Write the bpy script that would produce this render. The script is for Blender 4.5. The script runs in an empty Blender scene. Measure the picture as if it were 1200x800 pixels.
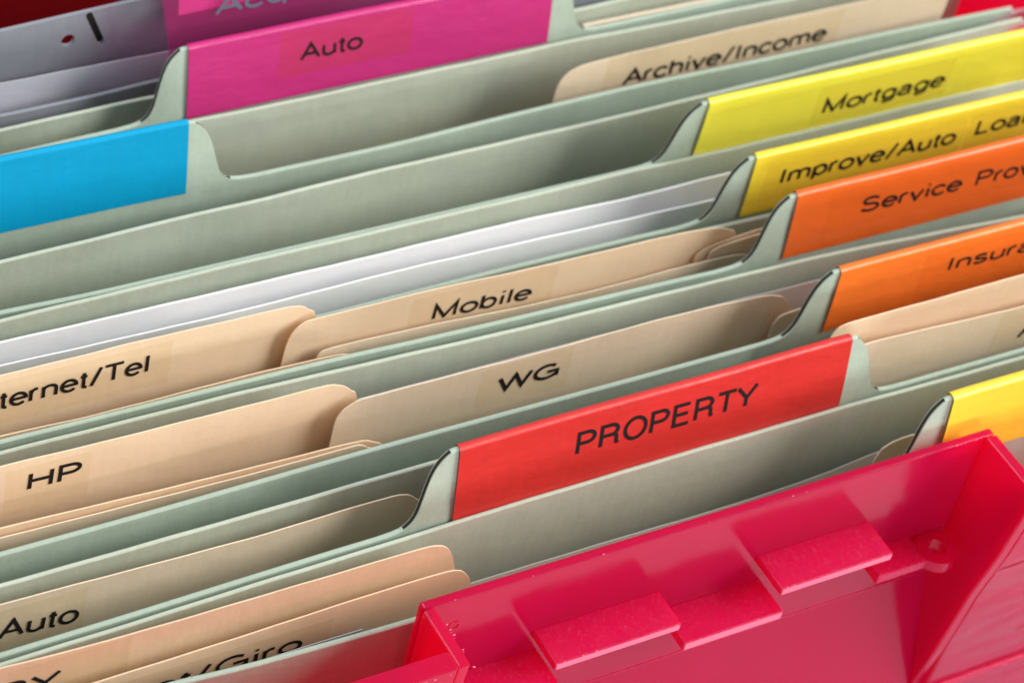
import bpy, bmesh, math, random
from mathutils import Matrix, Vector
# ---------------------------------------------------------------- camera, world, lamps, exposure
# (all lengths below are in millimetres; MM turns them into metres)
MM = 0.001
sc = bpy.context.scene
col = sc.collection
random.seed(7)
CAM = Vector((-224.56, -273.48, 377.93))
CR = (0.855343, -0.481499, 0.191174)
CU = (0.221104, 0.673009, 0.705813)
CF = (0.468510, 0.561442, -0.682115)
cam = bpy.data.cameras.new('camera'); camo = bpy.data.objects.new('camera', cam); col.objects.link(camo)
cam.sensor_width = 36; cam.lens = 95.74; cam.clip_start = 0.02; cam.clip_end = 50
Rm = Matrix((CR, CU, [-v for v in CF])).transposed()
camo.matrix_world = Matrix.Translation(CAM * MM) @ Rm.to_4x4()
cam.dof.use_dof = True; cam.dof.focus_distance = 0.505; cam.dof.aperture_fstop = 23; cam.dof.aperture_blades = 7
sc.camera = camo
w = bpy.data.worlds.new('World'); sc.world = w; w.use_nodes = True
bg = w.node_tree.nodes['Background']; bg.inputs[0].default_value = (0.93, 0.96, 1, 1); bg.inputs[1].default_value = 0.42
def area(name, loc, target, size, sy, power, color):
    l = bpy.data.lights.new(name, 'AREA'); l.shape = 'RECTANGLE'; l.size = size; l.size_y = sy; l.energy = power; l.color = color
    o = bpy.data.objects.new(name, l); col.objects.link(o); o.location = loc
    o.rotation_euler = (Vector(target) - Vector(loc)).to_track_quat('-Z', 'Y').to_euler()
area('softbox_key', (0.95, -0.52, 0.60), (0.06, 0.04, 0), 0.60, 0.60, 20, (1.0, 0.975, 0.93))
area('softbox_fill', (-0.15, 0.35, 1.3), (0.05, 0.05, 0), 0.9, 0.9, 13, (0.95, 0.98, 1.0))
area('softbox_front', (-0.10, -1.25, 0.16), (0.0, 0.0, -0.02), 0.6, 0.26, 7.5, (1.0, 0.98, 0.95))
sc.view_settings.view_transform = 'Standard'; sc.view_settings.look = 'None'; sc.view_settings.gamma = 1
sc.view_settings.exposure = 0.17
sc.render.engine = 'CYCLES'
sc.cycles.max_bounces = 10; sc.cycles.transparent_max_bounces = 12; sc.cycles.diffuse_bounces = 6

# ---------------------------------------------------------------- materials
def nt(name):
    m = bpy.data.materials.new(name); m.use_nodes = True
    t = m.node_tree; return m, t, t.nodes['Principled BSDF'], t.nodes['Material Output']
def N(t, kind, **k):
    n = t.nodes.new(kind)
    for a, b in k.items(): setattr(n, a, b)
    return n
def noise(t, scale, detail=4, rough=.6, stretch=None):
    co = N(t, 'ShaderNodeTexCoord'); mp = N(t, 'ShaderNodeMapping'); n = N(t, 'ShaderNodeTexNoise')
    t.links.new(co.outputs['Object'], mp.inputs[0]); t.links.new(mp.outputs[0], n.inputs['Vector'])
    if stretch: mp.inputs['Scale'].default_value = stretch
    n.inputs['Scale'].default_value = scale; n.inputs['Detail'].default_value = detail; n.inputs['Roughness'].default_value = rough
    return n
def ramp(t, src, stops):
    r = N(t, 'ShaderNodeValToRGB'); e = r.color_ramp.elements
    while len(e) < len(stops): e.new(.5)
    for i, (p, c) in enumerate(stops): e[i].position = p; e[i].color = (*c, 1)
    t.links.new(src, r.inputs[0]); return r
def mixc(t, mode, fac, a, b):
    m = N(t, 'ShaderNodeMix', data_type='RGBA', blend_type=mode)
    if isinstance(fac, (int, float)): m.inputs['Factor'].default_value = fac
    else: t.links.new(fac, m.inputs['Factor'])
    for s, v in (('A', a), ('B', b)):
        i = [x for x in m.inputs if x.name == s and x.type == 'RGBA'][0]
        if isinstance(v, tuple): i.default_value = (*v, 1)
        else: t.links.new(v, i)
    return [x for x in m.outputs if x.type == 'RGBA'][0]
def card(name, c, var=.06, rough=.7, trans=0., tcol=None, grain=1.0, spec=.3, blotch=None, rumple=0.):
    m, t, p, out = nt(name)
    lo = tuple(x * (1 - var) for x in c); hi = tuple(min(1, x * (1 + var)) for x in c)
    n1 = noise(t, 38, 5, .6, (1, 1, 1.3)); r1 = ramp(t, n1.outputs[0], [(.3, lo), (.7, hi)])
    n2 = noise(t, 1500, 3, .8); r2 = ramp(t, n2.outputs[0], [(.25, (1 - .13 * grain,) * 3), (.75, (1 + .0 * grain,) * 3)])
    cc = mixc(t, 'MULTIPLY', 1.0, r1.outputs[0], r2.outputs[0])
    n4 = noise(t, 700, 2, .5, (1, 1, .18)); r4 = ramp(t, n4.outputs[0], [(.35, (1 - .05 * grain,) * 3), (.65, (1., 1., 1.))])
    cc = mixc(t, 'MULTIPLY', 1.0, cc, r4.outputs[0])
    if blotch:
        n3 = noise(t, 17, 3, .7); r3 = ramp(t, n3.outputs[0], [(.42, (1, 1, 1)), (.62, blotch)])
        cc = mixc(t, 'MULTIPLY', .5, cc, r3.outputs[0])
    t.links.new(cc, p.inputs['Base Color'])
    p.inputs['Roughness'].default_value = rough; p.inputs['Specular IOR Level'].default_value = spec
    b = N(t, 'ShaderNodeBump'); b.inputs['Strength'].default_value = .25 * grain; b.inputs['Distance'].default_value = .00012
    t.links.new(n2.outputs[0], b.inputs['Height']); t.links.new(b.outputs[0], p.inputs['Normal'])
    b2 = N(t, 'ShaderNodeBump'); b2.inputs['Strength'].default_value = .5; b2.inputs['Distance'].default_value = .0006 + rumple
    n5 = noise(t, 55, 3, .55, (1, 1, 2.2)); t.links.new(n5.outputs[0], b2.inputs['Height']); t.links.new(b2.outputs[0], b.inputs['Normal'])
    if trans:
        tr = N(t, 'ShaderNodeBsdfTranslucent'); tr.inputs[0].default_value = (*(tcol or c), 1)
        mx = N(t, 'ShaderNodeMixShader'); mx.inputs[0].default_value = trans
        t.links.new(p.outputs[0], mx.inputs[1]); t.links.new(tr.outputs[0], mx.inputs[2]); t.links.new(mx.outputs[0], out.inputs[0])
    return m
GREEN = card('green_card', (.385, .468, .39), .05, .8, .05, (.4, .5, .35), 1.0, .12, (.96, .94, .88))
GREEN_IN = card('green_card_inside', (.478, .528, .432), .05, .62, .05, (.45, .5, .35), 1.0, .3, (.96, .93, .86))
SHADE_BROWN = card('shade_brown_card', (.035, .026, .018), .1, .8)  # dark brown standing in for shade in the tab gaps and slot
MANILA = card('manila_card', (.87, .755, .56), .035, .55, .32, (.97, .62, .25), .7, .4)
MANILA_B = card('manila_card_darker', (.81, .70, .525), .04, .55, .22, (.85, .5, .2), .8, .4)  # a darker manila tone
PEACH = card('peach_card', (.88, .77, .55), .04, .55, .3, (.9, .48, .2), .9, .4)
PAPER = card('white_paper', (.88, .885, .89), .015, .7, .15, (.8, .8, .85), .3, .25)
GREYP = card('grey_paper', (.42, .42, .46), .03, .6, 0, None, .5, .3)
GREY = card('grey_board', (.24, .25, .285), .05, .5, 0, None, .8, .4)
BLUEC = card('blue_card', (.03, .10, .30), .05, .5)
PINK = card('pink_sleeve', (.46, .016, .155), .05, .42, .05, (.8, .05, .25), .7, .5, None, .0007)
BLUE = card('blue_sleeve', (.0, .275, .50), .04, .5, .03, (.0, .4, .7), .7, .15)
YELLOW = card('lemon_sleeve', (.74, .68, .05), .03, .38, .08, (.9, .8, .05), .4, .5, None, .0004)
YELLOW2 = card('golden_sleeve', (.79, .61, .035), .04, .38, .08, (.9, .5, .02), .5, .5, None, .0004)
YELLOW3 = card('warm_yellow_sleeve', (.80, .60, .05), .04, .38, .12, (.9, .5, .02), .4, .5, None, .0004)
ORANGE = card('orange_sleeve', (.68, .115, .012), .04, .40, .06, (.9, .16, .02), .6, .5, None, .0007)
ORANGE2 = card('light_orange_sleeve', (.74, .155, .015), .05, .40, .06, (.9, .2, .02), .6, .5, None, .0007)
RED = card('red_sleeve', (.54, .022, .018), .06, .42, .04, (.8, .04, .03), 1.0, .5, None, .0007)
def plain(name, c, rough=.4, spec=.5, metal=0.):
    m, t, p, out = nt(name)
    n = noise(t, 300, 3); r = ramp(t, n.outputs[0], [(.3, tuple(x * .94 for x in c)), (.7, c)])
    t.links.new(r.outputs[0], p.inputs['Base Color'])
    p.inputs['Roughness'].default_value = rough; p.inputs['Specular IOR Level'].default_value = spec; p.inputs['Metallic'].default_value = metal
    return m
INK = plain('black_print', (.014, .012, .012), .85, .08)
INKG = plain('grey_print', (.10, .13, .18), .85, .08)
STEEL = plain('rail_steel', (.75, .75, .77), .3, .5, .6)
UNSEEN_TABLE = plain('lilac_bounce_tabletop', (.68, .69, .84), .5, .4)  # tinted lilac to colour the haze reflected in the box plastic
def tape(name, c, a, rough=.25):
    # clear printer tape: mostly see-through, faintly tinted, glossy
    m, t, p, out = nt(name)
    p.inputs['Base Color'].default_value = (*c, 1); p.inputs['Roughness'].default_value = rough
    tr = N(t, 'ShaderNodeBsdfTransparent'); tr.inputs[0].default_value = (.992, .985, .97, 1)
    mx = N(t, 'ShaderNodeMixShader'); mx.inputs[0].default_value = a
    t.links.new(tr.outputs[0], mx.inputs[1]); t.links.new(p.outputs[0], mx.inputs[2]); t.links.new(mx.outputs[0], out.inputs[0])
    return m
TAPE = tape('clear_tape', (.85, .74, .50), .035, .3)
TAPE_R = tape('clear_tape_on_pink', (.66, .07, .07), .08, .3)
TAPE_Y = tape('clear_tape_on_yellow', (.85, .66, .08), .06, .3)
TAPE_O = tape('clear_tape_on_orange', (.88, .20, .02), .07, .3)
def plastic(name, base, deep, clear, rough, frost=False, tintc=(1, .10, .22)):
    # tinted see-through polystyrene: body colour + light passing through + tinted clarity
    m, t, p, out = nt(name)
    wavy = frost == 'wavy'
    nn = noise(t, 22, 4, .6); r = ramp(t, nn.outputs[0], [(.3, tuple(x * .9 for x in base)), (.7, base)])
    # pale specks of dust and fine scratches in the surface
    sp = noise(t, 1700 if frost and not wavy else 420, 2, .5, (1, 1, 1) if frost else (1, 1, .12)); rs = ramp(t, sp.outputs[0], [(.58 if frost and not wavy else .765, (0, 0, 0)), (.86, (.26, .26, .26))])
    cb = mixc(t, 'MIX', rs.outputs[0], r.outputs[0], (.95, .45, .58))
    t.links.new(cb, p.inputs['Base Color'])
    p.inputs['Roughness'].default_value = rough; p.inputs['IOR'].default_value = 1.55; p.inputs['Specular IOR Level'].default_value = .55
    ns = noise(t, 260, 4, .7, (1, .3, 1)); rr = ramp(t, ns.outputs[0], [(.35, (rough * .8,) * 3), (.75, (rough * 1.5,) * 3)])
    t.links.new(rr.outputs[0], p.inputs['Roughness'])
    nb = noise(t, 38, 2, .6, (.5, 1, 1.6)) if frost == 'wavy' else noise(t, 2600 if frost else 45, 4 if frost else 2, .7)
    b = N(t, 'ShaderNodeBump'); b.inputs['Strength'].default_value = .9 if frost == 'wavy' else .35 if frost else .20; b.inputs['Distance'].default_value = .0035 if frost == 'wavy' else .00012 if frost else .0012
    t.links.new(nb.outputs[0], b.inputs['Height']); t.links.new(b.outputs[0], p.inputs['Normal'])
    tl = N(t, 'ShaderNodeBsdfTranslucent'); tl.inputs[0].default_value = (*deep, 1)
    a = N(t, 'ShaderNodeMixShader'); a.inputs[0].default_value = .42 if frost is True else .45
    t.links.new(p.outputs[0], a.inputs[1]); t.links.new(tl.outputs[0], a.inputs[2])
    tr = N(t, 'ShaderNodeBsdfTransparent'); tr.inputs[0].default_value = (*tintc, 1)
    mx = N(t, 'ShaderNodeMixShader'); mx.inputs[0].default_value = clear
    t.links.new(a.outputs[0], mx.inputs[1]); t.links.new(tr.outputs[0], mx.inputs[2]); t.links.new(mx.outputs[0], out.inputs[0])
    return m
BOX = plastic('pink_box_plastic', (.55, .006, .10), (.86, .003, .045), .44, .14)
BOXW = plastic('wavy_pink_plastic', (.52, .006, .09), (.84, .003, .05), .36, .13, 'wavy')
BOXB = plastic('shaded_dark_red_plastic', (.34, .003, .006), (.25, .002, .004), .03, .3)  # box plastic darkened to carry the shade on the back wall
BOXF = plastic('frosted_pink_plastic', (.62, .008, .12), (.88, .004, .07), .34, .27, True)
BOXE = plastic('pink_edge_glow', (.92, .26, .42), (.97, .12, .28), .15, .45, True)  # paler pink paints the edge glow of the ledges; burrs share it
TABP = plastic('clear_pink_tab_plastic', (.70, .10, .34), (.9, .25, .5), .80, .2, False, (.93, .50, .74))
CLEARP = tape('clear_pocket_plastic', (.80, .78, .78), .68, .18)

# ---------------------------------------------------------------- object helpers
def obj(name, V, F, mat, parent=None, smooth=True, label=None):
    off = Vector((0, 0, 0)); q = parent
    while q is not None: off += q.location; q = q.parent
    me = bpy.data.meshes.new(name)
    me.from_pydata([(Vector(v) * MM - off) for v in V], [], F)
    me.materials.append(mat)
    if smooth: me.polygons.foreach_set('use_smooth', [True] * len(me.polygons))
    me.update()
    o = bpy.data.objects.new(name, me); col.objects.link(o)
    if parent is not None: o.parent = parent
    if label: o['label'] = label
    return o
def rebase(o, p):
    p = Vector(p) * MM; o.data.transform(Matrix.Translation(-p)); o.location = p; return o
def empty(name, loc, label, cat, group=None):
    o = bpy.data.objects.new(name, None); col.objects.link(o); o.location = Vector(loc) * MM; o.empty_display_size = .01
    return tag(o, label, cat, group)
def tag(o, label, cat, group=None):
    o['label'] = label; o['category'] = cat
    if group: o['group'] = group
    return o
def lerp(P, x):
    """smooth interpolation through (x, v) points, held flat past the ends by the end slope limited"""
    if x <= P[0][0]: return P[0][1]
    if x >= P[-1][0]: return P[-1][1]
    for i in range(len(P) - 1):
        x0, v0 = P[i]; x1, v1 = P[i + 1]
        if x0 <= x <= x1:
            h = x1 - x0; t = (x - x0) / h
            m0 = (v1 - P[i-1][1]) / (x1 - P[i-1][0]) if i > 0 else (v1 - v0) / h
            m1 = (P[i+2][1] - v0) / (P[i+2][0] - x0) if i + 2 < len(P) else (v1 - v0) / h
            s = (v1 - v0) / h
            if s == 0 or m0 * s < 0: m0 = 0
            if s == 0 or m1 * s < 0: m1 = 0
            lim = 3 * abs(s); m0 = max(-lim, min(lim, m0)); m1 = max(-lim, min(lim, m1))
            return (2*t**3-3*t*t+1)*v0 + (t**3-2*t*t+t)*h*m0 + (-2*t**3+3*t*t)*v1 + (t**3-t*t)*h*m1
    return P[-1][1]
def columns(xs_key, step):
    xs = sorted(set(xs_key)); out = []
    for a, b in zip(xs, xs[1:]):
        n = max(1, int(math.ceil((b - a) / step)))
        out += [a + (b - a) * i / n for i in range(n)]
    return out + [xs[-1]]
def wall_sheet(xs, top, Y, thick, zbot, levels, ends=True, round_=.35, gap=None):
    """A sheet standing on edge.  top(x) = upper edge height, Y(x, z) = front face; thick = full thickness.
    With gap=(ply, slope) it is two plies, closed over the top only where the edge runs level."""
    V, F = [], []
    nx = len(xs); T = [top(x) for x in xs]
    def face(side, inset, d):
        base = len(V)
        for x, tz in zip(xs, T):
            tz2 = tz - inset
            zs = [zbot + (tz2 - zbot) * l for l in levels]
            for z in zs: V.append((x, Y(x, z) + d, z))
        nl = len(levels)
        for i in range(nx - 1):
            for j in range(nl - 1):
                a = base + i * nl + j; b = a + nl
                F.append((a, b, b + 1, a + 1) if side > 0 else (a, a + 1, b + 1, b))
        return base
    r = round_
    face(1, r, 0.0); face(-1, r, thick)
    # end caps at both sides
    for xi in ((0, nx - 1) if ends else ()):
        x = xs[xi]; b = len(V); nl = len(levels)
        for l in levels:
            z = zbot + (T[xi] - r - zbot) * l
            V.append((x, Y(x, z), z)); V.append((x, Y(x, z) + thick, z))
        for j in range(nl - 1):
            q = (b + 2*j, b + 2*j + 1, b + 2*j + 3, b + 2*j + 2)
            F.append(q if xi else q[::-1])
    if gap: ply, _s = gap
    K = 5
    for i in range(nx - 1):
        slope = abs(T[i+1] - T[i]) / (xs[i+1] - xs[i])
        if gap and slope > _s:
            # open edge: two thin cut edges with a dark gap between
            for d0, d1 in ((0, ply), (thick - ply * .45, thick)):
                b = len(V)
                for k in (i, i + 1):
                    z = T[k] - r; V.append((xs[k], Y(xs[k], z) + d0, z)); V.append((xs[k], Y(xs[k], z) + d1, z))
                F.append((b, b + 2, b + 3, b + 1))
            for d in (ply, thick - ply * .45):
                b = len(V)
                for k in (i, i + 1):
                    for dz in (0, 9.0):
                        z = T[k] - r - dz; V.append((xs[k], Y(xs[k], z) + d, z))
                F.append((b, b + 1, b + 3, b + 2) if d == ply else (b, b + 2, b + 3, b + 1))
        else:
            b = len(V)
            for k in (i, i + 1):
                z0 = T[k] - r
                for q in range(K + 1):
                    a = math.pi * q / K
                    z = z0 + r * math.sin(a)
                    V.append((xs[k], Y(xs[k], z0) + thick * (1 - math.cos(a)) / 2, z))
            for q in range(K): F.append((b + q, b + K + 1 + q, b + K + 2 + q, b + q + 1))
    return V, F
LEV = [0, .25, .5, .68, .78, .85, .90, .93, .955, .975, .988, .995, 1]
# ---------------------------------------------------------------- lettering: a stroke alphabet drawn as flat ribbons
def arc(cx, cy, rx, ry, a0, a1, n=14):
    return [(cx + rx * math.cos(math.radians(a0 + (a1 - a0) * i / n)), cy + ry * math.sin(math.radians(a0 + (a1 - a0) * i / n))) for i in range(n + 1)]
X_ = .70   # x-height as centre line; capitals are 1.0 high; stroke half width is taken off by the ribbon
O_ = lambda cx, w: arc(cx, X_/2, w, X_/2, 0, 360, 26)
GL = {
 'P': (.66, [[(0, 0), (0, 1), (.34, 1)] + arc(.34, .74, .25, .26, 90, -90) + [(0, .48)]]),
 'R': (.66, [[(0, 0), (0, 1), (.36, 1)] + arc(.36, .75, .25, .25, 90, -90) + [(0, .5)], [(.36, .5)] + arc(.44, .36, .15, .14, 90, 0, 6) + [(.60, .12), (.66, 0)]]),
 'O': (.86, [arc(.42, .5, .42, .52, 0, 360, 34)]),
 'E': (.66, [[(.6, 0), (0, 0), (0, 1), (.58, 1)], [(0, .53), (.53, .53)]]),
 'T': (.62, [[(0, 1), (.66, 1)], [(.33, 1), (.33, 0)]]),
 'Y': (.68, [[(0, 1), (.35, .42), (.70, 1)], [(.35, .42), (.35, 0)]]),
 'A': (.72, [[(0, 0), (.36, 1), (.72, 0)], [(.12, .33), (.60, .33)]]),
 'M': (.80, [[(0, 0), (0, 1), (.39, .06), (.78, 1), (.78, 0)]]),
 'I': (.05, [[(0.02, 0), (0.02, 1)]]),
 'L': (.52, [[(0, 1), (0, 0), (.50, 0)]]),
 'S': (.66, [arc(.33, .75, .28, .26, 25, 270, 16)[:-1] + arc(.32, .25, .31, .27, 90, -160, 16)]),
 'H': (.70, [[(0, 0), (0, 1)], [(.66, 0), (.66, 1)], [(0, .52), (.66, .52)]]),
 'W': (1.05, [[(0, 1), (.26, 0), (.52, 1), (.78, 0), (1.04, 1)]]),
 'G': (.82, [arc(.42, .5, .41, .52, 48, 335, 30), [(.44, .48), (.80, .48), (.80, 0)]]),
 'B': (.68, [[(.30, .52), (0, .52), (0, 1), (.34, 1)] + arc(.34, .76, .22, .24, 90, -90) , [(0, .52), (0, 0), (.37, 0)] + arc(.37, .26, .25, .26, -90, 90) + [(.3, .52)]]),
 'a': (.56, [arc(.24, .50, .22, .20, 160, 0, 10) + [(.46, .12)] + arc(.52, .08, .06, .08, 180, 270, 4), [(.46, .42)] + arc(.22, .19, .22, .19, 90, 270, 12) + [(.34, .02), (.46, .16)]]),
 'u': (.50, [[(0, X_), (0, .22)] + arc(.22, .22, .22, .22, 180, 300, 8) + [(.46, .16)], [(.47, X_), (.47, 0)]]),
 't': (.27, [[(.13, .93), (.13, .12)] + arc(.23, .10, .10, .10, 180, 270, 5) + [(.28, 0)], [(0, X_), (.27, X_)]]),
 'o': (.56, [O_(.27, .27)]),
 'c': (.52, [arc(.27, X_/2, .27, X_/2, 38, 322, 20)]),
 'r': (.30, [[(0, 0), (0, X_)], [(0, .42)] + arc(.22, .46, .20, .24, 170, 90, 6) + [(.29, X_)]]),
 'h': (.50, [[(0, 0), (0, 1)], [(0, .46)] + arc(.23, .48, .23, .22, 165, 0, 10) + [(.46, 0)]]),
 'i': (.05, [[(.02, 0), (.02, X_)], [(.02, .90), (.02, 1.04)]]),
 'l': (.05, [[(.02, 0), (.02, 1.02)]]),
 'v': (.52, [[(0, X_), (.26, 0), (.52, X_)]]),
 'e': (.56, [[(.02, .37), (.53, .37)] + arc(.27, X_/2, .27, X_/2, 4, 318, 24)]),
 'n': (.50, [[(0, 0), (0, X_)], [(0, .46)] + arc(.23, .48, .23, .22, 165, 0, 10) + [(.46, 0)]]),
 'm': (.80, [[(0, 0), (0, X_)], [(0, .48)] + arc(.20, .50, .19, .20, 165, 0, 8) + [(.39, 0)], [(.39, .48)] + arc(.58, .50, .19, .20, 165, 0, 8) + [(.77, 0)]]),
 'g': (.54, [O_(.25, .25), [(.50, X_), (.50, -.06)] + arc(.26, -.06, .24, .20, 0, -155, 10)]),
 'q': (.54, [O_(.25, .25), [(.50, X_), (.50, -.26)]]),
 'p': (.54, [O_(.27, .25), [(.01, X_), (.01, -.26)]]),
 's': (.48, [arc(.24, .52, .20, .17, 30, 260, 10)[:-1] + arc(.23, .17, .22, .18, 85, -160, 12)]),
 'b': (.54, [O_(.27, .25), [(.01, 0), (.01, 1)]]),
 'd': (.54, [O_(.25, .25), [(.50, 0), (.50, 1)]]),
 '/': (.36, [[(0, -.04), (.36, 1.04)]]),
 ' ': (.16, []),
}
# advance and centre-line width of each letter, in cap heights
MET = dict(P=(.93, .64), R=(1.0, .70), O=(1.08, .84), E=(.92, .62), T=(.85, .74), Y=(.90, .80), A=(.93, .80), M=(1.16, .82), I=(.39, 0), L=(.76, .56),
           S=(.93, .68), H=(1.0, .70), W=(1.31, 1.18), G=(1.08, .84), B=(.93, .66), a=(.77, .56), u=(.77, .50), t=(.40, .27), o=(.77, .60), c=(.69, .52),
           r=(.46, .27), h=(.77, .50), i=(.31, 0), l=(.31, 0), v=(.69, .54), e=(.77, .58), n=(.77, .50), m=(1.15, .88), g=(.77, .54), q=(.77, .54), p=(.77, .54),
           s=(.69, .50), b=(.77, .54), d=(.77, .54))
MET['/'] = (.58, .36); MET[' '] = (.39, 0)
def bear(c): return (MET[c][0] - MET[c][1]) / 2
def text_width(s): return sum(MET[c][0] for c in s) - bear(s[0]) - bear(s[-1])
def lettering(s, p0, p1, cap, surf, parent, mat=None, wt=.17, off=.11, slant=0.0, clip=None):
    """s runs from p0=(x, z) to p1 along the base line; surf(x, z) is the face it is printed on"""
    V, F = [], []
    W = text_width(s); hw = wt / 2 * cap
    L = math.hypot(p1[0] - p0[0], p1[1] - p0[1]); k = (L - wt * cap) / W
    dx, dz = (p1[0] - p0[0]) / L, (p1[1] - p0[1]) / L
    pen = -bear(s[0]); lay = 0
    for c in s:
        gw0, strokes = GL[c]
        xsn = [q[0] for st in strokes for q in st]
        gx0, gx1 = (min(xsn), max(xsn)) if xsn else (0, 1)
        gs = MET[c][1] / (gx1 - gx0) if gx1 - gx0 > .03 else 0
        for st in strokes:
            pts = []
            for (a, b) in st:
                t = hw + (pen + bear(c) + (a - gx0) * gs) * k; h = hw + b * (cap - 2 * hw) if b <= 1 else hw + b * (cap - 2 * hw)
                q = (p0[0] + dx * t - dz * h + slant * h, p0[1] + dz * t + dx * h)
                if not pts or math.hypot(q[0] - pts[-1][0], q[1] - pts[-1][1]) > 1e-4: pts.append(q)
            closed = len(pts) > 8 and math.hypot(pts[0][0] - pts[-1][0], pts[0][1] - pts[-1][1]) < 1e-3
            lay = (lay + 1) % 4
            n = len(pts); b0 = len(V)
            for i in range(n):
                if closed: pa = pts[(i - 1) % (n - 1)]; pb = pts[(i + 1) % (n - 1)]
                else: pa = pts[max(0, i - 1)]; pb = pts[min(n - 1, i + 1)]
                d1 = (pts[i][0] - pa[0], pts[i][1] - pa[1]); d2 = (pb[0] - pts[i][0], pb[1] - pts[i][1])
                l1 = math.hypot(*d1) or 1; l2 = math.hypot(*d2) or 1
                if math.hypot(*d1) < 1e-9: d1, l1 = d2, l2
                if math.hypot(*d2) < 1e-9: d2, l2 = d1, l1
                n1 = (-d1[1] / l1, d1[0] / l1); n2 = (-d2[1] / l2, d2[0] / l2)
                m = (n1[0] + n2[0], n1[1] + n2[1]); ml = math.hypot(*m) or 1
                m = (m[0] / ml, m[1] / ml); cs = max(.34, m[0] * n1[0] + m[1] * n1[1])
                sx_ = pts[i]
                e = (0, 0)
                for sg in (1, -1):
                    x = sx_[0] + sg * m[0] * hw / cs; z = sx_[1] + sg * m[1] * hw / cs
                    V.append((x, surf(x, z) - off - .004 * lay, z))
            for i in range(n - 1): F.append((b0 + 2*i, b0 + 2*i + 1, b0 + 2*i + 3, b0 + 2*i + 2))
        pen += MET[c][0]
    return obj('lettering', V, F, mat or INK, parent, smooth=False)
def tape_strip(x0, x1, z0, z1, surf, parent, mat=None, off=.06, name='label_tape', dz=0.0):
    V, F = [], []; nx = 12; nz = 4
    for i in range(nx + 1):
        for j in range(nz + 1):
            x = x0 + (x1 - x0) * i / nx; z = z0 + (z1 - z0) * j / nz + dz * i / nx
            V.append((x, surf(x, z) - off, z))
    for i in range(nx):
        for j in range(nz):
            a = i * (nz + 1) + j; F.append((a, a + nz + 1, a + nz + 2, a + 1))
    n = len(V)
    V += [(v[0], v[1] + off * .6, v[2]) for v in V]
    F += [tuple(n + q for q in f[::-1]) for f in F]
    return obj(name, V, F, mat or TAPE, parent, smooth=False)

# ---------------------------------------------------------------- the file box (pink see-through plastic)
fb = empty('file_box', (45, 75, -232), 'pink see-through plastic file box with a recessed handle panel in front', 'file box')
def extrude_x(name, prof, x0, x1, mat=None, bev=.35, parent=None, label=None, segs=2):
    bm = bmesh.new()
    a = [bm.verts.new((x0, y, z)) for y, z in prof]; b = [bm.verts.new((x1, y, z)) for y, z in prof]
    bm.faces.new(a); bm.faces.new(b[::-1])
    n = len(prof)
    for i in range(n): bm.faces.new((a[i], b[i], b[(i+1) % n], a[(i+1) % n]))
    bmesh.ops.recalc_face_normals(bm, faces=bm.faces)
    if bev: bmesh.ops.bevel(bm, geom=[e for e in bm.edges if e.calc_face_angle(0) > .3], offset=bev, segments=segs, affect='EDGES', profile=.5)
    bm.verts.index_update()
    V = [tuple(v.co) for v in bm.verts]; F = [tuple(v.index for v in f.verts) for f in bm.faces]; bm.free()
    return obj(name, V, F, mat or BOX, parent or fb, smooth=False, label=label)
def box(name, x0, x1, y0, y1, z0, z1, mat=None, bev=.35, parent=None, label=None):
    return extrude_x(name, [(y0, z0), (y1, z0), (y1, z1), (y0, z1)], x0, x1, mat, bev, parent, label)
XL, XR = -134.0, 221.0
def front_y(z):      # outer face of the drafted front wall
    return lerp([(-230, -35.5), (-60, -36.2), (-45, -36.6), (-26, -38.3), (-11, -40.6), (2, -41.9), (10, -42.4)], z)
zs = [-230, -120, -60, -45, -26, -11, 2, 10]
FP = [(front_y(z), z) for z in zs] + [(front_y(z) + 2.2, z) for z in zs[::-1]]
extrude_x('front_wall', FP, 111.2, XR, BOXW, bev=.5)
FPL = [(front_y(z) + 3.1, z) for z in zs] + [(front_y(z) + (7.2 if z > 0 else 5.3), z) for z in zs[::-1]]
extrude_x('front_wall', FPL, XL, -21.2, bev=.5)
# recessed handle panel: upright, then flaring forward below the crease
extrude_x('recess_panel', [(-23.4, 10), (-25.3, 10), (-25.4, -31), (-34.0, -60), (-34.5, -228), (-32.4, -228), (-32.0, -60), (-23.4, -31)], -21.1, 111.0, bev=.62, segs=3)
def side_plate(name, x0, x1, shift):
    pr = [(-25.5, 10), (front_y(10) + shift, 10), (front_y(2) + shift, 2), (front_y(-11) + shift, -11), (front_y(-26) + shift, -26), (front_y(-45) + shift, -45), (-34.6, -61), (-25.5, -32)]
    return extrude_x(name, pr, x0, x1, bev=.4)
side_plate('recess_side', 108.4, 111.1, 0)
side_plate('recess_side', -21.3, -18.9, 3.1)
box('side_wall', XL - 2, XL, -36, 187, -230, -3, bev=.5)
box('side_wall', XR, XR + 2, -36, 187, -230, 3, bev=.5)
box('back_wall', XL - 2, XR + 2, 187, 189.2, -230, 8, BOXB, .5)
box('bottom', XL - 1, XR + 1, -34, 187, -232, -230.1, bev=.3)
for (xa, xb, yf, zt) in ((6.0, 34.3, -33.9, -7.6), (57.2, 84.6, -34.4, -6.4)):
    o = box('hinge_ledge', xa, xb, yf, -25.2, zt - 1.9, zt, BOXF, .3)
    box('edge_glow_strip', xa + .3, xb - .3, yf - .12, yf + .2, zt - 1.7, zt - .25, BOXE, .08, parent=o)  # strip added to carry the ledge's bright edge glow
for (xa, xb, yf, zt) in ((36.6, 60.2, -34.3, -14.3), (-19.2, 8.0, -34.6, -13.6)):
    o = box('hinge_ledge', xa, xb, yf, -25.2, zt - 2.2, zt, BOXF, .3)
    box('edge_glow_strip', xa + .3, xb - .3, yf - .12, yf + .2, zt - 2.0, zt - .25, BOXE, .08, parent=o)
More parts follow.
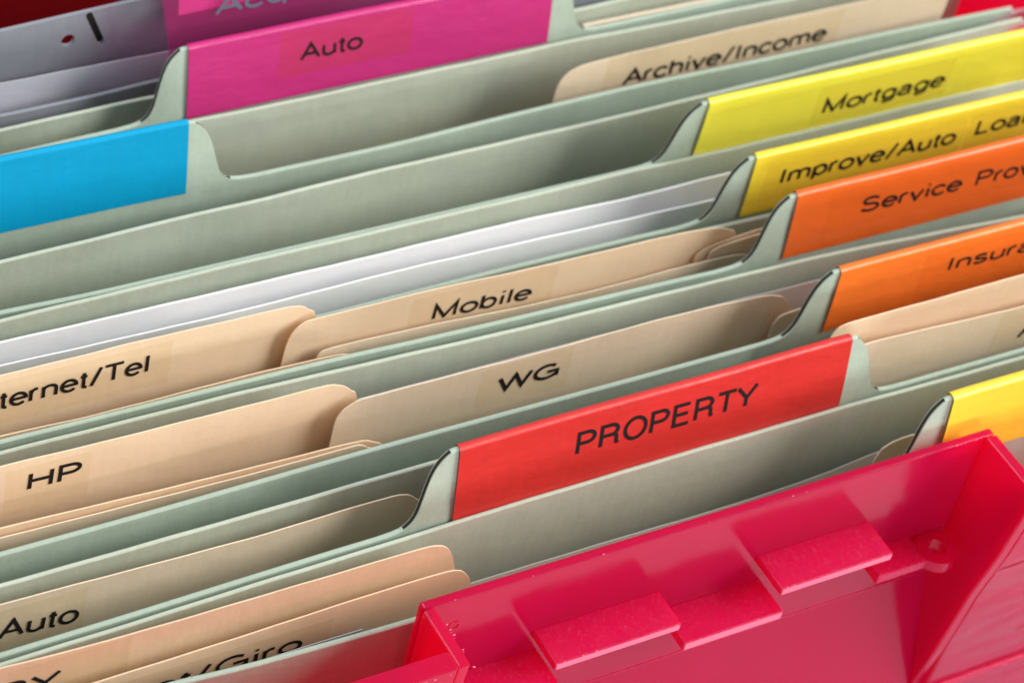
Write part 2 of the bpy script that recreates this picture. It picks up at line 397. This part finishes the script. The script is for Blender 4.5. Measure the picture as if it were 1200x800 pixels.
# lug with a round eye at the right end
def lug():
    x0, xc, yc, ro, ri, zt, th = 86.2, 102.6, -29.9, 4.6, 2.1, -16.6, 2.6
    V, F = [], []; n = 28
    def ringpt(r, k, z): a = 2 * math.pi * k / n; return (xc + r * math.cos(a), yc + r * math.sin(a), z)
    for z in (zt, zt - th):
        for r in (ri, ro):
            for k in range(n): V.append(ringpt(r, k, z))
    for k in range(n):
        k2 = (k + 1) % n
        F += [(k, k2, n + k2, n + k), (2*n + k, 3*n + k, 3*n + k2, 2*n + k2), (k, 2*n + k, 2*n + k2, k2), (n + k, n + k2, 3*n + k2, 3*n + k)]
    o = obj('hinge_eye', V, F, BOX, fb, smooth=False, label='round eye at the end of the hinge ledge')
    box('hinge_ledge', x0, 98.7, -32.2, -25.2, zt - th, zt - .05, BOXF, .25)
    box('hinge_web', 101.0, 107.5, -26.4, -25.2, zt - th + .1, zt - .1, BOXF, .15)
lug()
box('crease_bead', -18.6, 108.2, -25.52, -25.0, -31.2, -30.8, BOXF, .05)
box('ridge', 111.4, XR - .3, -37.2, -35.6, -60.6, -58.9, BOXF, .4)
def flash():
    # tiny moulding burrs along the rims
    V, F = [], []; rnd = random.Random(5)
    runs = [((-18.5, -25.4, 10.0), (108, -25.4, 10.0), 12), ((6, -33.9, -7.6), (34, -33.9, -7.6), 12), ((57, -34.4, -6.4), (84, -34.4, -6.4), 12), ((36.6, -34.3, -14.3), (60, -34.3, -14.3), 5), ((-19.0, -26, 10.0), (-19.0, -40.3, 10), 9), ((-60, -40.2, 10), (-22, -40.2, 10), 10)]
    for a, b, n in runs:
        for _ in range(n):
            t = rnd.random() ** 1.0; c = [a[i] + (b[i] - a[i]) * t for i in range(3)]
            s = rnd.uniform(.12, .34); k = len(V)
            for d in ((0, 0, 0), (s * rnd.uniform(.8, 2.4), 0, .05), (s * .5, -s * .6, s * .3), (s * .4, 0, s * .8)): V.append((c[0] + d[0], c[1] + d[1], c[2] + d[2] - .04))
            F += [(k, k+1, k+2), (k, k+2, k+3), (k+1, k+3, k+2), (k, k+3, k+1)]
    o = obj('moulding_flash', V, F, BOXE, fb, smooth=False); o['kind'] = 'stuff'
flash()
V, F = [], []
for k in range(20):
    a = 2 * math.pi * k / 20
    for r, d in ((1.25, 0), (1.0, .22), (.8, .0)): V.append((-13.2 + r * math.cos(a), -25.42 - d, 2.0 + r * math.sin(a)))
for k in range(20):
    for q in range(2): F.append((3*k + q, 3*((k+1) % 20) + q, 3*((k+1) % 20) + q + 1, 3*k + q + 1))
obj('moulding_mark', V, F, BOX, fb)
top = box('unseen_tabletop', -900, 900, -700, 900, -262, -232.2, UNSEEN_TABLE, 2, parent=fb)  # out of view, added for its pale reflection in the glossy plastic
top.parent = None; top.name = 'unseen_tabletop'; top.data.transform(Matrix.Translation(fb.location)); top['kind'] = 'structure'

# ---------------------------------------------------------------- hanging folders
H = 16.3
EAR = [(0, 16.3), (1.4, 16.15), (2.3, 15.7), (3.9, 14.2), (5.1, 12.2), (6.0, 9.6), (6.8, 6.6), (7.7, 3.6), (9.0, 1.7), (11.2, .5), (15.7, 0)]
FX0, FX1 = -119.0, 215.5
LEAN = .012
def edge_y(P): return lambda x: lerp(P, x)
def make_sheet(parent, name, P, lean, seed, x0=FX0, x1=FX1, mat=None, z0=0.0):
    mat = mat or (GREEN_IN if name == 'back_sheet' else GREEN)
    # """plain folder sheet; P = (x, y) of its upper edge, lean = how it drifts below the rail"""
    ey = edge_y(P)
    def Y(x, z):
        d = z0 - z
        return ey(x) - .7 + (lean * d if d > 0 else 0) + (.25 * math.sin(x / 47 + seed) * min(1, d / 14) if d > 0 else 0)
    xs = columns([x0, x1] + [p[0] for p in P if x0 < p[0] < x1], 4)
    V, F = wall_sheet(xs, lambda x: z0 + .05 * math.sin(x / 7.3 + seed) + .04 * math.sin(x / 3.1 + 2 * seed), Y, .95, -226, LEV)
    return obj(name, V, F, mat, parent), Y
def make_tabbed(parent, P, s, xa, xb, sleeve_mat, lean, seed, left=True, right=True, sleeve_off=.34):
    ey = edge_y(P)
    def Y(x, z):
        return ey(x) - .7 + (s * z if z > 0 else -lean * z) + (.25 * math.sin(x / 47 + seed) * min(1, -z / 14) if z < 0 else 0)
    Lp = [(xa - a, b) for a, b in EAR][::-1]; Rp = [(xb + a, b) for a, b in EAR]
    def topf(x):
        if x < xa: return lerp(Lp, x)
        if x > xb: return lerp(Rp, x)
        return H
    key = [FX0, FX1, xa, xb] + [p[0] for p in P if FX0 < p[0] < FX1]
    for i in range(len(EAR) - 1):
        for f in (0, .33, .66):
            a = EAR[i][0] + (EAR[i+1][0] - EAR[i][0]) * f
            if i or f or True: key += [xa - a, xb + a]
    key = [k for k in key if FX0 <= k <= FX1]
    xs = columns(key, 7)
    TH = 1.15
    V, F = wall_sheet(xs, topf, Y, TH, -226, [0, .3, .55, .72, .82, .885, .915, .935, .95, .96, .97, .98, .99, 1], gap=(.25, .35))
    sh = obj('front_sheet', V, F, GREEN, parent)
    xc = [x for x in xs if xa - 12 <= x <= xb + 12]
    V, F = wall_sheet(xc, lambda x: topf(x) - .42, lambda x, z: Y(x, z) + .27, TH - .40, -7, [0, .3, .6, .8, .9, 1], round_=.05)
    obj('gap_shade', V, F, SHADE_BROWN, sh)  # dark strip painting the shadow gap between the plies
    so = sleeve_off
    def Ys(x, z):
        edge = min(x - xa, xb - x)
        return Y(x, z) - so - .12 * max(0, 1 - edge / 3.0) - .16 * math.sin(max(0, min(1, z / H)) * math.pi) + .06 * math.sin(x / 11 + seed * 3)
    xs2 = columns([xa, xa + .5, xa + 2, xb - 2, xb - .5, xb], 4)
    V, F = wall_sheet(xs2, lambda x: H + .42 + .05 * math.sin(x / 9 + seed), Ys, 1.15 + 2 * so + .1, -.6, [0, .1, .25, .4, .55, .7, .85, .95, 1], round_=.66, ends=False)
    sl = obj('tab_sleeve', V, F, sleeve_mat, parent)
    return sl, Ys, sh, Y
def hook(parent, x, y, z=-1.6):
    box_parts = [(x - 3, x + 9.5, y - .55, y + .55, z - 8, z)]
    for b in box_parts:
        o = extrude_x('rail_hook', [(b[2], b[4]), (b[3], b[4]), (b[3], b[5]), (b[2], b[5])], b[0], b[1], STEEL, .2, parent)
E2B = [(-39, 128.2), (-20, 128.9), (-2.6, 129.2), (104.6, 130.6), (117, 131.2)]
AUTO = [(-42.6, 120.3), (-15.7, 121.3), (104.7, 123.2), (145.9, 124.0)]
E3 = [(-.1, 119.5), (16.4, 119.4), (48.3, 119.9), (82, 120.4), (93.6, 120.7), (116.9, 120.4), (153.5, 120.1), (213, 119)]
BLUEE = [(6.2, 99.7), (37.6, 99.8), (70.8, 101.1), (105.5, 101.9), (141.5, 101.7), (179.6, 101.8), (213, 101.4)]
E5 = [(-54.1, 91), (-26.1, 91.7), (-12.8, 92.2), (3.1, 92.3), (34.4, 93.2), (66.3, 93.4), (100.5, 93.9), (137, 94.9), (175.6, 96.1), (212.8, 97.1)]
MORT = [(-59.5, 77.5), (-36, 76.8), (100, 76.9)]
E7 = [(-60.4, 75.2), (-33.2, 75.6), (-4.5, 75.9), (25.2, 75.9), (56.6, 76), (90, 76.4), (124.6, 76.3), (161.7, 76.6), (200.8, 76.8)]
IMP = [(5.5, 56.9), (46.3, 57.5), (78.3, 57.3), (87.6, 57.1)]
E11 = [(-.7, 55.7), (45.3, 55.6), (66.5, 55.4), (87.9, 54.9), (110.4, 54.6)]
SRV = [(-72.2, 45.5), (-46.5, 45.3), (-19.3, 45.1), (1.3, 44.8), (15, 44.3), (38.4, 43.7), (59.1, 43.3), (80.3, 42.8), (88.5, 42.5)]
E13 = [(-73.3, 42.9), (-47.4, 42.8), (-20.5, 42.5), (7.4, 41.7), (24.2, 41.1), (36.8, 40.8), (68, 40.3), (100.6, 39.8), (123.5, 39.1), (169.6, 36)]
INS = [(-82.4, 19.9), (-54.9, 20), (-31.1, 20.3), (-3.4, 20.6), (25.4, 20.5), (55.8, 20.4), (86.2, 20.4)]
E14 = [(-85.1, 13.2), (-60.4, 13.2), (-34.4, 13.4), (-7, 13.6), (4.2, 13.7), (100, 13.8)]
PROP = [(-91, -1.5), (-66.7, -1.1), (-41, -.5), (-16.5, -.1), (110, .5), (142.1, .3)]
EF1 = [(-91.7, -3.4), (-67.4, -2.9), (-41.8, -2.3), (-15.2, -1.8), (13.4, -1.2), (42.6, -1.0), (73.9, -.9), (92.4, -.9), (108.7, -1.2), (140.8, -1.6)]
YEL = [(-67.2, -17.7), (-59.1, -18.3), (-50, -18.9), (-18.1, -19.8), (60, -19.8), (110, -19.6)]
FOLD = 'green hanging folders in the file box'
def folder(y, label): return empty('hanging_folder', (45, y, -228), label, 'hanging folder', FOLD)
tapes = {}
# 1 front: warm yellow tab
f1 = folder(-10, 'green hanging folder nearest the pink front wall, with a warm yellow tab')
make_sheet(f1, 'back_sheet', EF1, -LEAN, 1)
slY, sY, _, _ = make_tabbed(f1, YEL, .12, 102.6, 195, YELLOW3, -LEAN * .3, 2, sleeve_off=.55)
tape_strip(125.6, 178, 3, 14.2, sY, slY, TAPE_O, dz=0)
# 2 PROPERTY
f2 = folder(6, 'green hanging folder with the red tab reading PROPERTY')
make_sheet(f2, 'back_sheet', E14, -LEAN, 3)
slP, sP, _, _ = make_tabbed(f2, PROP, .18, 0, 92, RED, -LEAN, 4)
lettering('PROPERTY', (26.6, 7.1), (69.4, 7.0), 5.5, sP, slP, wt=.148)
# 3 Insurance
f3 = folder(30, 'green hanging folder with the light orange tab starting Insura')
make_sheet(f3, 'back_sheet', E13, -LEAN, 5)
slI, sI, _, _ = make_tabbed(f3, INS, .045, 101.4, 193.4, ORANGE2, -LEAN, 6)
tape_strip(124.5, 176, 4.6, 14.6, sI, slI, TAPE_O)
lettering('Insurance', (132.0, 8.2), (132.0 + 23.6 * text_width('Insurance') / text_width('Insura'), 7.1), 4.0, sI, slI)
# 4 Service Prov
f4 = folder(49, 'green hanging folder with the deep orange tab reading Service Prov')
make_sheet(f4, 'back_sheet', E11, -LEAN, 7)
slS, sS, _, _ = make_tabbed(f4, SRV, .10, 105.6, 197.6, ORANGE, -LEAN, 8)
tape_strip(115, 190, 4.0, 14.8, sS, slS, TAPE_O)
lettering('Service', (124.4, 7.4), (152.8, 6.7), 4.2, sS, slS)
lettering('Prov', (156.9, 6.7), (173.5, 6.4), 4.2, sS, slS)
# 5 Improve/Auto Loan
f5 = folder(66, 'green hanging folder with the golden yellow tab reading Improve/Auto Loan')
make_sheet(f5, 'back_sheet', [(x, y - .6) for x, y in E7], -LEAN, 9, z0=.85)
slL, sL, _, _ = make_tabbed(f5, IMP, .02, 103.6, 199.0, YELLOW2, -LEAN, 10)
tape_strip(107.5, 163.5, 3.2, 13.2, sL, slL, TAPE_Y)
tape_strip(164.3, 192, 3.4, 13.4, sL, slL, TAPE_Y)
lettering('Improve/Auto', (112.2, 6.9), (161.3, 6.6), 4.6, sL, slL)
lettering('Loan', (166.9, 7.6), (184.6, 7.3), 4.5, sL, slL)
# 6 Mortgage
f6 = folder(85, 'green hanging folder with the lemon yellow tab reading Mortgage')
make_sheet(f6, 'back_sheet', E5, -LEAN, 11)
slM, sM, _, _ = make_tabbed(f6, MORT, -.03, 103.4, 200.0, YELLOW, -LEAN, 12)
tape_strip(134.8, 174.2, 2.0, 13.6, sM, slM, TAPE_Y)
lettering('Mortgage', (137.5, 4.9), (172.9, 5.1), 4.7, sM, slM)
# 7 blue tab
f7 = folder(110, 'green hanging folder with the plain blue tab')
make_sheet(f7, 'back_sheet', E3, -LEAN, 13)
make_tabbed(f7, BLUEE, .17, -102, -10, BLUE, -LEAN, 14, sleeve_off=.2)
# 8 pink Auto
f8 = folder(125, 'green hanging folder with the bright pink tab reading Auto')
make_sheet(f8, 'back_sheet', E2B, -LEAN, 15)
slA, sA, _, _ = make_tabbed(f8, AUTO, .19, 0, 92, PINK, -LEAN, 16, sleeve_off=.34)
tape_strip(21.8, 55, 4.6, 15.6, sA, slA, TAPE_R)
lettering('Auto', (27.0, 7.9), (42.6, 8.0), 4.2, sA, slA)
for fo, P in ((f1, EF1), (f2, E14), (f2, PROP), (f3, E13), (f4, SRV), (f5, E7), (f6, E5), (f7, BLUEE), (f8, AUTO)):
    hook(fo, FX1 - 2, lerp(P, FX1) - .2)

# 9 the grey folder at the back with punched board and clear pink tab
f9 = empty('hanging_folder', (45, 137, -228), 'dark grey punched hanging folder at the back with a clear pink plastic tab', 'hanging folder', 'hanging folders in the file box')
GB = [(-38, 132.6), (-18, 133.0), (1.1, 134.2), (60, 135)]
make_sheet(f9, 'front_sheet', GB, 0.0, 17, mat=GREY)
def punched():
    # board with a round hole and a slanted slot, cut as real openings
    top = [(-119, 14.0), (-60, 15.0), (-35.6, 15.8), (-21.4, 16.7), (-6.8, 17.6), (.1, 17.9), (60, 18.2), (80, 18.2)]
    Yb = 140.0
    bm = bmesh.new()
    outer = [(-119, -226)] + [(80, -226)] + [p for p in top[::-1]]
    hole = [(-19.9 + 1.55 * math.cos(2*math.pi*k/20), 10.1 + 1.55 * math.sin(2*math.pi*k/20)) for k in range(20)]
    a = Vector((-15.6, 16.0)); b = Vector((-12.2, 8.3)); d = (b - a).normalized(); nn = Vector((-d.y, d.x))
    slot = []
    for c0, s in ((a, 1), (b, -1)):
        for k in range(7):
            an = math.pi * k / 6
            v = c0 + nn * (math.cos(an) * .78 * s) - d * (math.sin(an) * .78 * s)
            slot.append((v.x, v.y))
    edges = []
    loops = []
    for lp in (outer, hole, slot):
        vs = [bm.verts.new((x, Yb, z)) for x, z in lp]; loops.append(vs)
        for i in range(len(vs)): edges.append(bm.edges.new((vs[i], vs[(i + 1) % len(vs)])))
    bmesh.ops.triangle_fill(bm, use_beauty=True, edges=edges)
    fs = bm.faces[:]
    r = bmesh.ops.extrude_face_region(bm, geom=fs)
    for v in [g for g in r['geom'] if isinstance(g, bmesh.types.BMVert)]: v.co.y += .9
    bmesh.ops.recalc_face_normals(bm, faces=bm.faces)
    bm.verts.index_update()
    V = [tuple(v.co) for v in bm.verts]; F = [tuple(v.index for v in f.verts) for f in bm.faces]; bm.free()
    return obj('punched_board', V, F, GREY, f9, smooth=False)
punched()
extrude_x('slot_shade', [(141.2, 6.8), (141.6, 6.8), (141.6, 16.2), (141.2, 16.2)], -17.4, -10.6, SHADE_BROWN, .05, f9)  # dark slab added so the slot looks like a shaded recess
# clear pink tab with its paper insert
def slab(name, quad, y0, s, th, mat, parent, bow=0):
    V, F = [], []; n = 16; m = 6
    (ax, az), (bx, bz), (cx, cz), (dx, dz) = quad  # bl, br, tr, tl
    for sd in (0, th):
        for i in range(n + 1):
            for j in range(m + 1):
                u, v = i / n, j / m
                x = (ax + (bx - ax) * u) * (1 - v) + (dx + (cx - dx) * u) * v
                z = (az + (bz - az) * u) * (1 - v) + (dz + (cz - dz) * u) * v
                V.append((x, y0 + s * z + sd - bow * math.sin(math.pi * v), z))
    q = (n + 1) * (m + 1)
    for i in range(n):
        for j in range(m):
            a = i * (m + 1) + j; F += [(a, a + m + 1, a + m + 2, a + 1), (q + a, q + a + 1, q + a + m + 2, q + a + m + 1)]
    rim = [i * (m + 1) for i in range(n + 1)] + [n * (m + 1) + j for j in range(1, m + 1)] + [i * (m + 1) + m for i in range(n - 1, -1, -1)] + [j for j in range(m - 1, 0, -1)]
    for i in range(len(rim)):
        a, b = rim[i], rim[(i + 1) % len(rim)]; F.append((a, a + q, b + q, b))
    return obj(name, V, F, mat, parent, smooth=False)
pt = slab('clear_tab', ((1.4, 2.0), (60.5, 2.0), (57.0, 30), (-4.6, 30)), 131.0, 0.0, .9, TABP, f9, .4)
slab('label_insert', ((1.4, 18.3), (56, 20.4), (54, 29.5), (0.4, 29.5)), 132.3, 0.0, .2, PAPER, pt)
lettering('Acqu', (9.0, 17.9), (31.5, 19.0), 5.0, lambda x, z: 131.0, pt, INKG, wt=.17, off=.5)

# ---------------------------------------------------------------- what hangs in the folders: manila folders and papers
D = {
    'internet': (52.6, [(-80.1, 10.0), (-70.0, 9.7), (-52.9, 9.7), (-44.2, 9.9), (-17.0, 9.4), (-9.6, 9.3), (-7.2, 8.8), (-5.1, 7.2), (-2.9, 3.9)]),
    'mobile': (50.6, [(-10.5, -6.0), (-10.1, 0.4), (-8.8, 4.3), (-5.9, 6.3), (1.3, 6.2), (21.8, 6.3), (41.1, 5.5), (62.1, 5.1), (83.8, 4.9), (94.2, 3.6), (96.8, 2.4), (99.3, 0.2)]),
    'm2b': (49.8, [(88.7, -4.5), (88.8, -2.5), (91.6, -0.8), (95.9, 0.1), (105.4, 1.0)]),
    'm2c': (49.1, [(91.7, -4.0), (92.5, -1.4), (97.7, -0.1), (105.1, 0.4)]),
    'm3': (48.2, [(-4.1, -3.0), (-2.6, -0.9), (0.9, -0.7), (21.0, -1.4), (41.6, -2.8), (62.9, -3.6), (84.6, -3.1), (98.2, -3.5), (101.1, -4.0), (102.9, -5.6)]),
    'm4': (47.2, [(-71.5, -0.8), (-54.2, -1.6), (-18.1, -1.4), (1.0, -2.2), (3.1, -2.9), (4.2, -3.7)]),
    'paperpink': (35, [(89.3, -2.3), (98.4, -2.7), (113.2, -2.7)]),
    'hp': (33, [(-77.7, 7.6), (-59.8, 7.2), (-26.0, 6.8), (-10.4, 6.6), (-7.5, 5.6), (-4.8, 3.3), (-3.1, 0.1)]),
    'wg': (30, [(-9.4, -8.6), (-9.5, -2.5), (-8.7, 0.4), (-7.0, 2.4), (-4.0, 3.6), (30.0, 3.4), (48.2, 3.5), (67.0, 3.9), (92.3, 2.7), (97.2, 1.3), (99.8, -1.3), (101.6, -4.6)]),
    'brown': (28, [(95.7, -9.4), (95.5, -4.8), (98.2, -2.5), (105.9, -2.0)]),
    'ma': (25.8, [(-80.0, -0.6), (-66.7, -1.2), (-54.7, -1.7), (-28.1, -2.8), (-4.8, -3.7), (-1.7, -5.3), (0.3, -7.0)]),
    'mb': (24.4, [(-80.5, -1.7), (-60.4, -2.1), (-28.8, -2.8), (-6.6, -2.9), (-4.1, -4.5), (-2.9, -5.7)]),
    'autoM': (8.5, [(-87.0, 0.2), (-70.7, -0.1), (-36.6, -1.0), (-18.8, -0.6), (-7.8, -0.6), (-4.3, -1.4), (-2.0, -3.5), (-0.7, -5.4)]),
    'R1': (9.5, [(93.7, 8.3), (94.2, 10.6), (95.3, 12.0), (98.4, 12.5), (120.7, 12.7), (143.9, 12.9)]),
    'R2': (6.3, [(100.7, 8.4), (144.2, 6.4)]),
    'peach': (-7.5, [(-93.6, 4.2), (-77.8, 3.2), (-44.8, 2.9), (-18.6, 2.9), (-9.5, 2.7), (-6.0, 1.8), (-3.6, -0.8), (-1.6, -6.3)]),
    'giro': (-11.5, [(-94.8, -1.7), (-77.4, -2.3), (-46.0, -1.6), (-20.0, -0.8), (-6.3, -1.0), (-3.4, -1.9), (-1.2, -4.5), (-0.1, -7.0)]),
    'greyp': (-14.5, [(-63.8, -4.6), (-46.8, -6.3)]),
    'clear': (-6.5, [(13.4, -14.2), (37.2, -14.4), (60.0, -14.8), (74.8, -14.6), (89.7, -13.5), (103.1, -11.7)]),
    'brown2': (-10.5, [(97.2, -11.3), (97.0, -8.6), (98.4, -5.2), (103.4, -3.6), (108.5, -3.6)]),
    'W1': (70, [(-61.5, -0.5), (-35.5, -0.8), (-7.3, -1.1), (22.4, -1.4), (53.6, -1.4), (86.6, -2.1), (109.9, -1.3)]),
    'W2': (64, [(-64.8, -0.3), (-43.6, -0.7), (-10.1, -1.2), (19.2, -0.9), (50.2, -1.4), (69.6, -1.8), (104.5, -2.1)]),
    'arch': (107, [(86.2, -5.2), (86.2, -1.4), (87.3, 1.6), (89.6, 3.6), (93.5, 4.5), (107.2, 5.2), (142.9, 6.3), (168.0, 6.5), (183.4, 7.0), (194.3, 7.4)]),
    'manF8': (125.2, [(104.4, -1.1), (147.0, -0.8)]),
    'plow': (137.2, [(-36.0, 4.3), (2.3, 4.4)]),
}
def sheet_thing(name, y, pts, label, cat, group, mat, left='drop', right='drop', th=.30, body=-15.5, xl=-97, xr=199, ph=0.0, amp=.12, slump=0.0, zb=-222, sf=1.0):
    """one card or paper: pts = its visible upper outline (x, z); 'drop' ends a tab, 'side' runs on to the card's own side"""
    P = list(pts)
    if left == 'drop':
        x0, z0 = P[0]
        pre = [(xl, body), (x0 - 9, body), (x0 - 4.5, body + .8), (x0 - 1.8, body + 2.6)]
        if z0 - 3.5 > body + 4: pre += [(x0 - .5, body + 4.6 if body + 4.6 < z0 - 1 else z0 - 1.2)]
        P = pre + P
    else:
        if P[0][0] > xl: P = [(xl, P[0][1])] + P
    if right == 'drop':
        x1, z1 = P[-1]
        post = [(x1 + .8, min(z1 - 1.2, body + 4.6)), (x1 + 2.2, body + 2.4), (x1 + 5, body + .8), (x1 + 9.5, body), (xr, body)]
        P = P + [p for p in post if p[0] <= xr]
    elif right == 'side':
        if P[-1][0] < xr: P = P + [(xr, P[-1][1])]
    # make sure x runs strictly forward
    Q = [P[0]]
    for p in P[1:]:
        if p[0] < Q[-1][0] + .12: p = (Q[-1][0] + .12, p[1])
        Q.append(p)
    topf = lambda x: lerp(Q, x) + .035 * math.sin(x / 2.3 + y) + .03 * math.sin(x / 5.1 + 2 * y)
    mx = max(p[1] for p in Q)
    def Y(x, z):
        return y + amp * math.sin(x / 33 + ph) + slump * max(0, mx - z)
    key = []
    for (a, za), (b, zb_) in zip(Q, Q[1:]):
        n = max(1, min(6, int(abs(zb_ - za) / .5)))
        key += [a + (b - a) * i / n for i in range(n)]
    key.append(Q[-1][0])
    xs = columns(key, 2.5)
    V, F = wall_sheet(xs, topf, Y, th, zb, [0, .4, .7, .85, .92, .95, .97, .985, 1], round_=.06)
    o = obj(name, V, F, mat)
    rebase(o, ((xl + xr) / 2, y, zb)); tag(o, label, cat, group)
    return o, Y
MG = 'manila folders inside the hanging folders'
def man(key, label, mat=MANILA, **k):
    y, p = D[key]; return sheet_thing('manila_folder', y, p, label, 'manila folder', MG, mat, **k)
def pap(key, label, mat=PAPER, **k):
    y, p = D[key]; k.setdefault('th', .18); return sheet_thing('paper_sheet', y, p, label, 'paper', 'papers inside the hanging folders', mat, **k)
# behind the yellow tab, front folder
o, s = man('peach', 'peach manila folder with a cut-off BY label, second card behind the pink front wall', PEACH, left='side')
tape_strip(-92, -69, -9.0, 2.4, s, o, TAPE); lettering('BY', (-93.2, -5.2), (-82.0, -5.7), 4.8, s, o)
o, s = man('giro', 'manila folder with the label ending in ent/Giro', MANILA, left='side')
tape_strip(-92, -30, -14, -4.6, s, o, TAPE); lettering('ent/Giro', (-71.0, -11.4), (-35.6, -11.0), 4.6, s, o)
pap('greyp', 'grey sheet showing as a thin wedge below the Giro label', GREYP, left='side', right='side', xl=-96, xr=-25)
pap('clear', 'clear plastic pocket rising along the pink rim', CLEARP, left='side', right='side', xl=-60, xr=168)
man('brown2', 'darker manila tab between the clear pocket and the warm yellow tab', MANILA_B, right='side', xr=190)
# PROPERTY folder
o, s = man('autoM', 'manila folder labelled Auto, left of the red tab', MANILA_B, left='side')
tape_strip(-95, -70.2, -13.5, -1.6, s, o, TAPE); lettering('Auto', (-87.0, -9.6), (-71.4, -10.8), 5.2, s, o, wt=.15)
man('R1', 'tall blank manila folder under the light orange tab', MANILA, right='side')
o, s = man('R2', 'manila folder right of the red tab, a label starting with A', MANILA_B, right='side')
tape_strip(138.5, 175, -5.8, 6.0, s, o, TAPE); lettering('A', (146.0, -4.0), (151.4, -4.1), 5.2, s, o)
# Insurance folder
pap('paperpink', 'pale pinkish paper showing beside the light orange tab, above the WG folder', card('pinkish_paper', (.66, .60, .60), .02, .6, .1, None, .5), left='side', right='side', xl=-92, xr=180)
o, s = man('hp', 'manila folder labelled HP', MANILA, left='side')
tape_strip(-76.4, -59.6, -6.5, 5.6, s, o, TAPE); lettering('HP', (-72.0, -.9), (-61.4, -1.2), 4.9, s, o)
o, s = man('wg', 'manila folder labelled WG', MANILA_B)
tape_strip(23.6, 45.2, -9, 2.6, s, o, TAPE); lettering('WG', (28.0, -5.4), (42.8, -5.2), 4.5, s, o, wt=.2)
man('brown', 'darker manila tab between the WG folder and the light orange tab', MANILA_B, right='side')
man('ma', 'thin edge of manila directly in front of the HP folder', MANILA, left='side')
man('mb', 'foremost thin manila edge in front of the HP folder', MANILA_B, left='side')
# Service Prov folder
o, s = man('internet', 'manila folder whose label ends in ternet/Tel', MANILA, left='side')
sx = 28.4 / text_width('ernet/Tel'); wi = sx * text_width('Internet/Tel')
tape_strip(-78, -34.6, -3.6, 8.0, s, o, TAPE); lettering('Internet/Tel', (-39.2 - wi, .3), (-39.2, .7), 5.0, s, o, wt=.15)
o, s = man('mobile', 'manila folder labelled Mobile', MANILA)
tape_strip(18.0, 53.0, -8, 4.6, s, o, TAPE); lettering('Mobile', (23.6, -2.8), (47.6, -3.8), 4.5, s, o)
man('m2b', 'manila tab just right of the Mobile folder, hindmost of its three', MANILA, right='side')
man('m2c', 'manila tab just right of the Mobile folder, middle of its three', MANILA, right='side')
man('m3', 'darker manila folder in front of the Mobile folder', MANILA_B)
man('m4', 'thin manila edge in front of the Internet/Tel folder', MANILA, left='side')
# Improve folder: stacks of paper
pap('W1', 'rear white sheet before the lemon yellow tab, behind the other white sheet', left='side', right='side', xl=-92, xr=187, th=.5, amp=.3)
pap('W2', 'front white sheet just behind the Internet/Tel folder', left='side', right='side', xl=-92, xr=187, th=.4, amp=.3)
# blue tab folder
o, s = man('arch', 'manila folder labelled Archive/Income', MANILA_B, right='side', xr=199)
tape_strip(99.0, 166, -8, 5.2, s, o, TAPE); lettering('Archive/Income', (104.6, -4.6), (162.6, -3.3), 4.9, s, o)
# pink Auto folder
man('manF8', 'manila edge behind the ear of the bright pink tab', MANILA_B, right='side', xl=-90, xr=199, th=1.0, body=-15.5)
pap('plow', 'light grey sheet standing in front of the punched board', card('light_grey_sheet', (.55, .55, .62), .03, .4, 0, None, .4, .5), left='side', right='side', xl=-110, xr=170)
